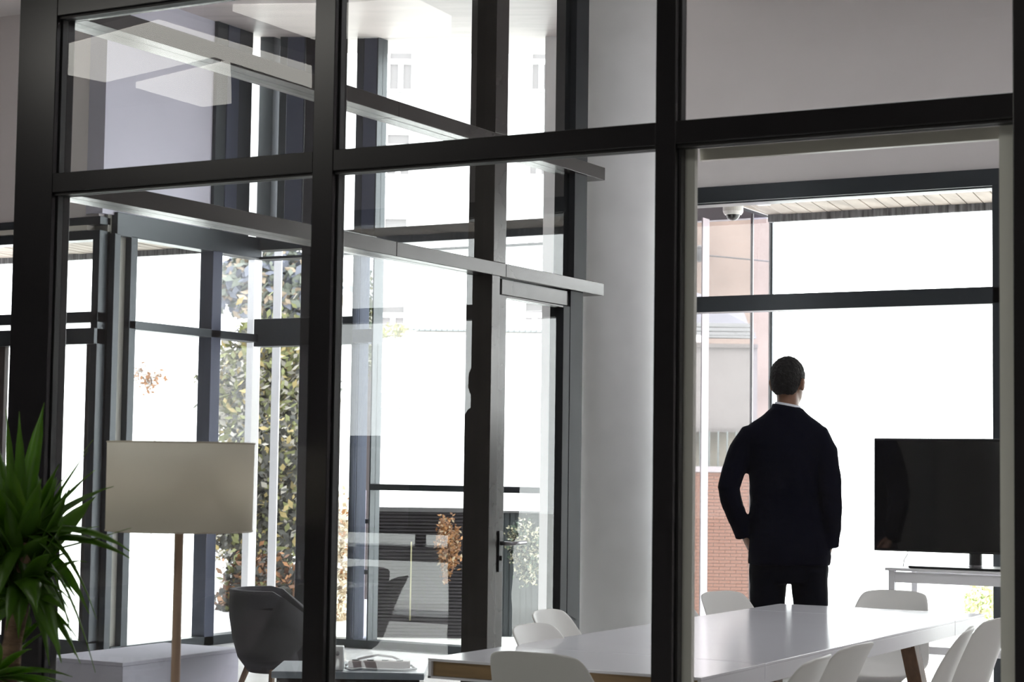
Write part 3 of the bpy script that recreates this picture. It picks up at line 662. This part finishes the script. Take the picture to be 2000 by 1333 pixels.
# white apartment block
ab = thing('apartment_building', polar(66, -8, -4), 'tall white rendered apartment block beyond the entrance, with pale sash windows', 'building')
obj('wall', fbox(MB(), 66, -27, 3.2, -4, 22, 10), BWHITE, ab)
obj('cornice', fbox(MB(), 65.6, -27.2, 3.4, 21.6, 22.2, 1), BWHITE, ab)
PXM = 3695.76/66.
for cxp, w_ in ((766, .93), (1043, .80)):
    for cyp in (130, 299, 466, 632, 808):
        r = (cxp-1000)/PXM - (cyp-666)*.0137/PXM; z = H+(911+(cxp-1000)*.0137-cyp)/PXM
        h = 1.60
        fr = obj('window', fbox(fbox(fbox(fbox(fbox(MB(), 65.85, r-w_/2, r+w_/2, z+h/2-.09, z+h/2, .2), 65.85, r-w_/2, r+w_/2, z-h/2, z-h/2+.09, .2), 65.85, r-w_/2, r-w_/2+.08, z-h/2, z+h/2, .2), 65.85, r+w_/2-.08, r+w_/2, z-h/2, z+h/2, .2), 65.85, r-w_/2, r+w_/2, z+.20, z+.36, .2), BWHITE, ab)
        fbox(MB(), 65.85, r-.08, r+.08, z-h/2, z+.2, .2)
        obj('window_mullion', fbox(MB(), 65.85, r-.08, r+.08, z-h/2, z+.2, .2), BWHITE, fr)
        for ra, rb, za, zb in ((r-w_/2+.08, r+w_/2-.08, z+.36, z+h/2-.09), (r-w_/2+.08, r-.08, z-h/2+.09, z+.2), (r+.08, r+w_/2-.08, z-h/2+.09, z+.2)):
            obj('pane', fbox(MB(), 65.95, ra, rb, za, zb, .04), PANE, fr)
# canopy with ribbed metal roof in front of the block
FR = 30.; PM = 3695.76/FR
def zz(py, px=900): return H+(911+(px-1000)*.0137-py)/PM
def rr_(px, py=800): return (px-1000-(py-666)*.0137)/PM
mr_ = thing('metal_roof', polar(FR, 0, 3), 'low grey ribbed metal roof outside, in front of the white apartment block', 'roof')
RG = mat('grey_metal_sheet', (.10, .115, .12), .5)
n = 26
for i in range(n):
    t0, t1 = i/n, (i+.86)/n
    tb0, tb1 = rr_(860)+(rr_(1092)-rr_(860))*t0, rr_(860)+(rr_(1092)-rr_(860))*t1
    bb0, bb1 = rr_(806)+(rr_(1080)-rr_(806))*t0, rr_(806)+(rr_(1080)-rr_(806))*t1
    zt_, zb_ = zz(631), zz(656)
    obj('roof_sheet', MB().poly([polar(FR-1, bb0, zb_), polar(FR-1, bb1, zb_), polar(FR+1.5, tb1*1.03, zt_+.06), polar(FR+1.5, tb0*1.03, zt_+.06)], (0, 0, .03)), RG, mr_)
obj('roof_backing', MB().poly([polar(FR-1, rr_(806), zz(656)-.02), polar(FR-1, rr_(1085), zz(656)-.02), polar(FR+1.5, rr_(1092)*1.03, zz(631)+.03), polar(FR+1.5, rr_(860)*1.03, zz(631)+.03)], (0, 0, -.03)), mat('pale_roof_edge', (.16, .17, .17), .6), mr_)
obj('gutter', fbox(MB(), FR-1.1, rr_(800), rr_(1085), zz(663), zz(659), .1), mat('cream_gutter', (.22, .19, .16), .6), mr_)
for q in (rr_(1075),): obj('roof_post', fbox(MB(), FR-.9, q, q+.08, -4, zz(660), .08), BWHITE, mr_)
for q in (rr_(946),): obj('roof_post', fbox(MB(), FR-.9, q, q+.08, -4, zz(660), .08), BWHITE, mr_)

# foliage helper: a crown of many small leaf quads (stuff-like crown as one part), trunk as another
def foliage(name, center, rad, n, size, m, mats_trunk, label, trunk=True, ground=-4., tw=1., cat='tree', group=None, seed=1, dens=None):
    rnd = random.Random(seed); c = Vector(center)
    t = thing(name, (c.x, c.y, ground), label, cat, group)
    vs, fs = [], []; clumps = []
    for i in range(max(6, n//60)):
        d = Vector((rnd.gauss(0, 1), rnd.gauss(0, 1), rnd.gauss(0, 1))).normalized()*(rnd.random()**.45)
        clumps.append(Vector((d.x*rad[0], d.y*rad[1], d.z*rad[2]))*.82)
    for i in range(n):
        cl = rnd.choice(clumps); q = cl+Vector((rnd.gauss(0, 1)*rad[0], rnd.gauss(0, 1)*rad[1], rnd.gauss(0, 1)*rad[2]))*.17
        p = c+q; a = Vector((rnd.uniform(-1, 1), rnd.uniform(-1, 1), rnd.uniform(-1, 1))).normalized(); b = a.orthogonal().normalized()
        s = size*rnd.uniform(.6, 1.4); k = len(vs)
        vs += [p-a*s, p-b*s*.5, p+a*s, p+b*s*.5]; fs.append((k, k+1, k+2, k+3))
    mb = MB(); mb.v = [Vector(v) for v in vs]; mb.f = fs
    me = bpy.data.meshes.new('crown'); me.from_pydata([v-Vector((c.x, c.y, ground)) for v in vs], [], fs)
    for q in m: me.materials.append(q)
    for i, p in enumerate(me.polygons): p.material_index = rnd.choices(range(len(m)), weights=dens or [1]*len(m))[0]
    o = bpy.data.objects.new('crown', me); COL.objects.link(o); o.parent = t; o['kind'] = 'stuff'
    if trunk:
        obj('trunk', MB().tube([(c.x, c.y, ground), (c.x+.1, c.y, c.z-rad[2]*.4), (c.x, c.y, c.z)], [.14*tw, .10*tw, .04*tw], 8), mats_trunk, t)
    return t
GL = [mat('leaf_olive', (.060, .068, .020), .7), mat('leaf_green', (.030, .048, .014), .7), mat('leaf_yellow', (.13, .115, .03), .7), mat('leaf_dark', (.012, .016, .009), .8)]
OL = [mat('leaf_orange', (.32, .15, .055), .7), mat('leaf_rust', (.18, .085, .04), .7), mat('leaf_cream', (.42, .33, .22), .7)]
PLf = [mat('leaf_pale', (.45, .42, .30), .7), mat('leaf_greygreen', (.07, .10, .07), .7), mat('leaf_black', (.01, .015, .015), .8)]
TRK = mat('tree_bark', (.06, .045, .035), .9)
def atpx(px, py, fwd):  # returns world point at bearing px / height py at level distance fwd
    s = 3695.76/fwd
    return polar(fwd, (px-1000-(py-666)*.0137)/s, H+(911+(px-1000)*.0137-py)/s)
AU = [mat('leaf_light_olive', (.17, .18, .065), .7), mat('leaf_cream_grey', (.33, .31, .26), .7), mat('leaf_gold', (.33, .26, .10), .7), mat('leaf_dark_grey', (.045, .045, .035), .8)]  # light, cream, gold and dark leaf tones, mixed at random
foliage('leafy_tree', atpx(530, 780, 21), (.66, .8, .95), 13000, .05, AU, TRK, 'olive and cream tree behind the narrow side panes of the entrance', seed=3, dens=[5, 4, 2, 2])
foliage('leafy_tree', atpx(530, 980, 19), (.58, .7, .80), 13000, .045, AU, TRK, 'darker lower tree below the olive and cream one behind the narrow entrance panes', seed=4, dens=[2, 1, 1, 5])
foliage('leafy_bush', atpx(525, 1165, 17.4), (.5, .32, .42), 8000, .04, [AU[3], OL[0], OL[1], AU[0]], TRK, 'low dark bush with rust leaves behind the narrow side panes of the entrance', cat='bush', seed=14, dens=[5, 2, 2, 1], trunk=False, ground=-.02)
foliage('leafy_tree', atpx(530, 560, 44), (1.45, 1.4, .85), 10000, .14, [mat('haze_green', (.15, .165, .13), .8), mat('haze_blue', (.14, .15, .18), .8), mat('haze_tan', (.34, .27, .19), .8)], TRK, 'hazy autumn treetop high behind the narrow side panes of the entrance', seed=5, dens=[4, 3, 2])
foliage('foliage_column', atpx(712, 700, 24), (.115, .12, 1.35), 5000, .03, [GL[0], GL[2], PLf[0], GL[1]], TRK, 'slim leaf column added for foliage showing inside the blue grey entrance mullion', seed=6)  # leaf column added for foliage showing only inside the mirrored mullion
foliage('leafy_bush', atpx(672, 1120, 16.5), (.09, .2, .74), 2600, .031, [OL[2], OL[0], mat('leaf_white', (.8, .74, .62), .7)], TRK, 'sunlit cream and orange bush left of the dark gate', cat='bush', seed=7, dens=[3, 1, 4], trunk=False)
foliage('leafy_bush', atpx(884, 1065, 14.75), (.09, .12, .26), 2400, .017, OL, TRK, 'orange autumn bush growing against the dark gate', cat='bush', seed=8, dens=[3, 3, 1], trunk=False, ground=-.02)
foliage('leafy_bush', atpx(1038, 1075, 14.8), (.17, .15, .26), 3200, .017, PLf, TRK, 'pale bush added for dappled light in front of the dark fence beside the door', cat='bush', seed=9, dens=[3, 3, 3], trunk=False, ground=-.02)  # pale leaves stand in for dappled light before the fence
foliage('leafy_tree', atpx(735, 646, 44), (1.0, .6, .14), 3000, .06, [AU[0], GL[2], AU[1]], BWHITE, 'strip of olive green treetops left of the ribbed metal roof', seed=10, tw=.3, cat='tree')
foliage('leafy_bush', atpx(1925, 1175, 22), (.20, .3, .28), 2500, .03, [mat('lawn_green', (.30, .40, .16), .7), mat('lawn_yellow', (.75, .65, .42), .7)], TRK, 'light green shrub outside by the right window mullion', seed=11, trunk=False, cat='bush')
foliage('bare_shrub', atpx(297, 745, 26), (.26, .3, .30), 240, .035, [OL[1], mat('twig_grey', (.3, .28, .27), .8)], mat('twig_grey', (.3, .28, .27), .8), 'thin bare shrub seen through the left side window', tw=.12, seed=12, cat='bush')
# white upright strips added in place of bright sky slots
for i, (pa, pb) in enumerate(((481, 506), (531, 546))):
    s = 3695.76/15.6
    f1 = MB()
    r0 = (pa-1000)/s; r1 = (pb-1000)/s
    o = obj('bright_slot_strip', fbox(f1, 15.6, r0, r1, -.02, 5.9, .05), mat('white_slot_strip', (.92, .92, .92), .6))
    tag(o, ('wider ' if i == 0 else 'narrower ')+'added white fin standing outside the narrow entrance panes', 'stripe')
# dark louvred gate with hinges and post
gt = thing('louvred_gate', atpx(830, 1240, 15.0), 'dark louvred metal gate outside, hinged on a pale post', 'gate')
G = 15.0; gs = 3695.76/G
gl, grr = (737-1000-5)/gs, (935-1000-5)/gs
ztop, zbot = H-(992-909)/gs, H-(1290-909)/gs
GM = mat('dark_louvre', (.035, .03, .035), .5, .2)
nl = 44; lb_ = MB()
for i in range(nl):
    z = zbot+(ztop-.03-zbot)*i/nl; fbox(lb_, G, gl+.02, grr-.02, z, z+(ztop-zbot)/nl*.62, .02)
obj('louvres', lb_, GM, gt, kind='stuff')
obj('gate_backing', fbox(MB(), G+.02, gl+.02, grr-.02, zbot, ztop-.03, .01), GM, gt)
obj('gate_frame', fbox(MB(), G-.01, gl, grr, ztop-.035, ztop, .05), mat('grey_coping', (.12, .115, .12), .6), gt)
obj('gate_frame', fbox(fbox(MB(), G-.01, gl, gl+.02, zbot, ztop-.035, .05), G-.01, grr-.02, grr, zbot, ztop-.035, .05), GM, gt)
for py in (1020, 1118, 1250):
    z = H-(py-909)/gs; obj('hinge', fbox(MB(), G-.03, gl-.075, gl+.0, z-.018, z+.018, .05), GASKET, gt, bevel=.004)
obj('gate_handle', MB().tube([polar(G-.03, (815-1005)/gs, H-(1058-909)/gs), polar(G-.03, (815-1005)/gs, H-(1210-909)/gs)], .006, 8), mat('brass_bar', (.45, .42, .25), .4, .5), gt, smooth=True)
gp = thing('gate_post', polar(G, (715-1005)/gs, -.02), 'pale pinkish post carrying the hinges of the dark gate', 'post')
obj('post_shaft', fbox(MB(), G, (701-1005)/gs, (724-1005)/gs, -.02, H-(960-909)/gs, .09), mat('pinkish_post', (.34, .27, .26), .7), gp, bevel=.004)
obj('post_plate', fbox(MB(), G-.012, (700-1005)/gs, (723-1005)/gs, H-(978-909)/gs, H-(957-909)/gs, .012), mat('post_cap', (.55, .45, .38), .5), gp)
# dark fence to the right, behind the door glass
FD = mat('fence_dark', (.03, .036, .04), .6)
fn = thing('dark_fence', polar(G+.2, (1010-1005)/gs, -.02), 'dark vertical board fence outside behind the glass door', 'fence')
for i in range(13):
    ra = (940-1005)/gs+i*.045
    obj('fence_board', fbox(MB(), G+.2+(i % 2)*.006, ra, ra+.041, -.02, H-(1003-911)/gs, .02), mat('fence_dark', (.03, .036, .04), .6), fn)
obj('fence_backing', fbox(MB(), G+.225, (940-1005)/gs, (940-1005)/gs+13*.045, -.02, H-(1003-911)/gs, .01), FD, fn)
obj('fence_cap', fbox(MB(), G+.18, (940-1005)/gs, (940-1005)/gs+13*.045, H-(1003-911)/gs, H-(999-911)/gs, .05), mat('grey_coping', (.12, .115, .12), .6), fn)
# ---- brick house set behind the vestibule glass in place of its reflection
B = 40.; bs_ = 3695.76/B
def bz(py): return H+(915.5-py)/bs_
def br(px, py=900): return (px-1000-(py-666)*.0137)/bs_
hs = thing('brick_house', polar(B, br(1400), -4), 'brick based house with cream upper cladding set behind the glass left of the man for its reflection there', 'building')
BRK = mat('brick_red', (.15, .066, .04), .85, var=.3, vscale=3)
MORT = mat('mortar', (.15, .12, .10), .95)
ztb = bz(922); rowh = .075*.94; k = 0; L0 = br(1345); L1 = br(1500)
nr = 46; bl = .24
brick_me = None
stuffb = MB()
for i in range(nr):
    z = ztb-(i+1)*rowh
    x = L1-(.12 if i % 2 else 0)
    while x-bl > L0-.2:
        if k < 300:
            if brick_me is None:
                mbk = MB().poly([F2*0, R2*(bl-.012), R2*(bl-.012)+F2*.05, F2*.05], (0, 0, rowh-.012))
                first = obj('brick', mbk, BRK, None); first.parent = hs; brick_me = first.data
                first.location = polar(B-.04, x-bl, z)-hs.location
            else:
                o = bpy.data.objects.new('brick', brick_me); COL.objects.link(o); o.parent = hs; o.location = polar(B-.04, x-bl, z)-hs.location
            k += 1
        else: fbox(stuffb, B-.04, x-bl, x-.012, z, z+rowh-.012, .05)
        x -= bl
obj('brickwork', stuffb, BRK, hs, kind='stuff')
obj('wall', fbox(MB(), B, br(1150), L1, -4.2, ztb, 4), MORT, hs)
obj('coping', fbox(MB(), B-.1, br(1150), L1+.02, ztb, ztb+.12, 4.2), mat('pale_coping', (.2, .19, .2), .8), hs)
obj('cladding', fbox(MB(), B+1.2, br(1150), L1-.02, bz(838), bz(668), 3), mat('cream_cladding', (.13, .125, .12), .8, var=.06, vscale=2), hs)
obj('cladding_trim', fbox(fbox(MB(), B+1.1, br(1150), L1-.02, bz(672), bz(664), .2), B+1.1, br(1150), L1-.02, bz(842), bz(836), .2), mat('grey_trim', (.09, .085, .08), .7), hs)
obj('fascia', fbox(MB(), B+1.0, br(1150), br(1385), bz(662), bz(648), .3), BWHITE, hs)
for i, p in enumerate(range(1344, 1500, 18)):
    obj('screen_slat', fbox(MB(), B+.9, br(p), br(p+3), ztb+.12, bz(840), .06), mat('slat_grey', (.10, .12, .115), .6), hs)
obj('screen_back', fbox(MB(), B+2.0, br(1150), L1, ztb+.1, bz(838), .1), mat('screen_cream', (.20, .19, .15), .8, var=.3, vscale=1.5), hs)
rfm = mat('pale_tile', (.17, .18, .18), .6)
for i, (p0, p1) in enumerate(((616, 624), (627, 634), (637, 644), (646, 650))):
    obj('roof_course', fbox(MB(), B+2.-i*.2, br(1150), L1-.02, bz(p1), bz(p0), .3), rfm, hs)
obj('upper_roof', MB().poly([polar(B+3, br(1345), bz(610)), polar(B+3, L1, bz(610)), polar(B+5, L1*1.02, bz(560)), polar(B+5, br(1345), bz(508))], F2*.3), mat('slate_roof', (.10, .105, .125), .7, var=.15, vscale=1), hs)
# hillside behind
hill = MB(); hill.poly([polar(90, -5+ (1150-1000)/41.1, -4), polar(90, (1503-1000)/41.1+.1, -4), polar(90, (1503-1000)/41.1+.1, H+(915-400)/41.1), polar(90, (1340-1000)/41.1, H+(915-392)/41.1), polar(90, (1150-1000)/41.1-5, H+(915-385)/41.1)], F2*12)
struct('hillside', hill, mat('autumn_hill', (.17, .135, .115), .95, var=.25, vscale=.25))
# power line insulator
il = thing('utility_pole', atpx(1362, 600, 30), 'thin utility pole with insulators in front of the hillside', 'pole')
obj('pole', MB().tube([atpx(1352, 640, 30)-Vector((0, 0, 6)), atpx(1353, 552, 30)], .035, 8), TRK, il)
obj('insulator', MB().ball(tuple(atpx(1363, 497, 30)), (.09, .09, .12)).ball(tuple(atpx(1363, 484, 30)), (.06, .06, .05)), BLACK, il, smooth=True)
obj('cross_arm', MB().tube([atpx(1342, 483, 30), atpx(1366, 485, 30)], .02, 6), BLACK, il)
obj('wire', MB().tube([atpx(1342, 495, 30), atpx(1420, 502, 30), atpx(1502, 510, 30)], .012, 6), BLACK, il)

# ================================================================== ADDED GLOWING PANELS (out of frame, shaped for bright patches mirrored in the glass)
LUM = mat('luminous_panel', (.8, .8, .76), .6, emit=(1, .98, .90), estr=5.5)
for pts, lb in (([(-6.35, 2.13), (-5.54, 2.35), (-5.49, 1.23), (-5.73, 0.89), (-5.72, 1.72), (-6.62, 1.48), (-6.68, 1.77)], 'added luminous reflection panel shaped like an open corner over the hall'),
                ([(-6.57, 1.3), (-5.77, 1.53), (-6.38, 0.73), (-6.59, 0.72)], 'small added luminous reflection panel over the hall, nearest the outer wall'),
                ([(-5.06, 2.43), (-4.62, 2.24), (-4.28, 2.18), (-4.31, 1.83), (-4.45, 1.6), (-5.06, 1.82)], 'added luminous reflection panel over the hall beside the glass partition')):
    cx_ = sum(p[0] for p in pts)/len(pts); cy_ = sum(p[1] for p in pts)/len(pts)
    t = thing('reflection_panel', (cx_, cy_, 3.3), lb, 'reflection panel', 'added luminous panels over the hall')
    obj('glow_plate', MB().poly([(a, b, 3.3) for a, b in pts], (0, 0, .03)), LUM, t)
    obj('housing', MB().poly([(a, b, 3.332) for a, b in pts], (0, 0, .05)), PLASTER, t)
    for a, b in pts[::3]: obj('hanger', MB().tube([((a+cx_)/2, (b+cy_)/2, 3.38), ((a+cx_)/2, (b+cy_)/2, ZC)], .004, 6), STEEL, t)
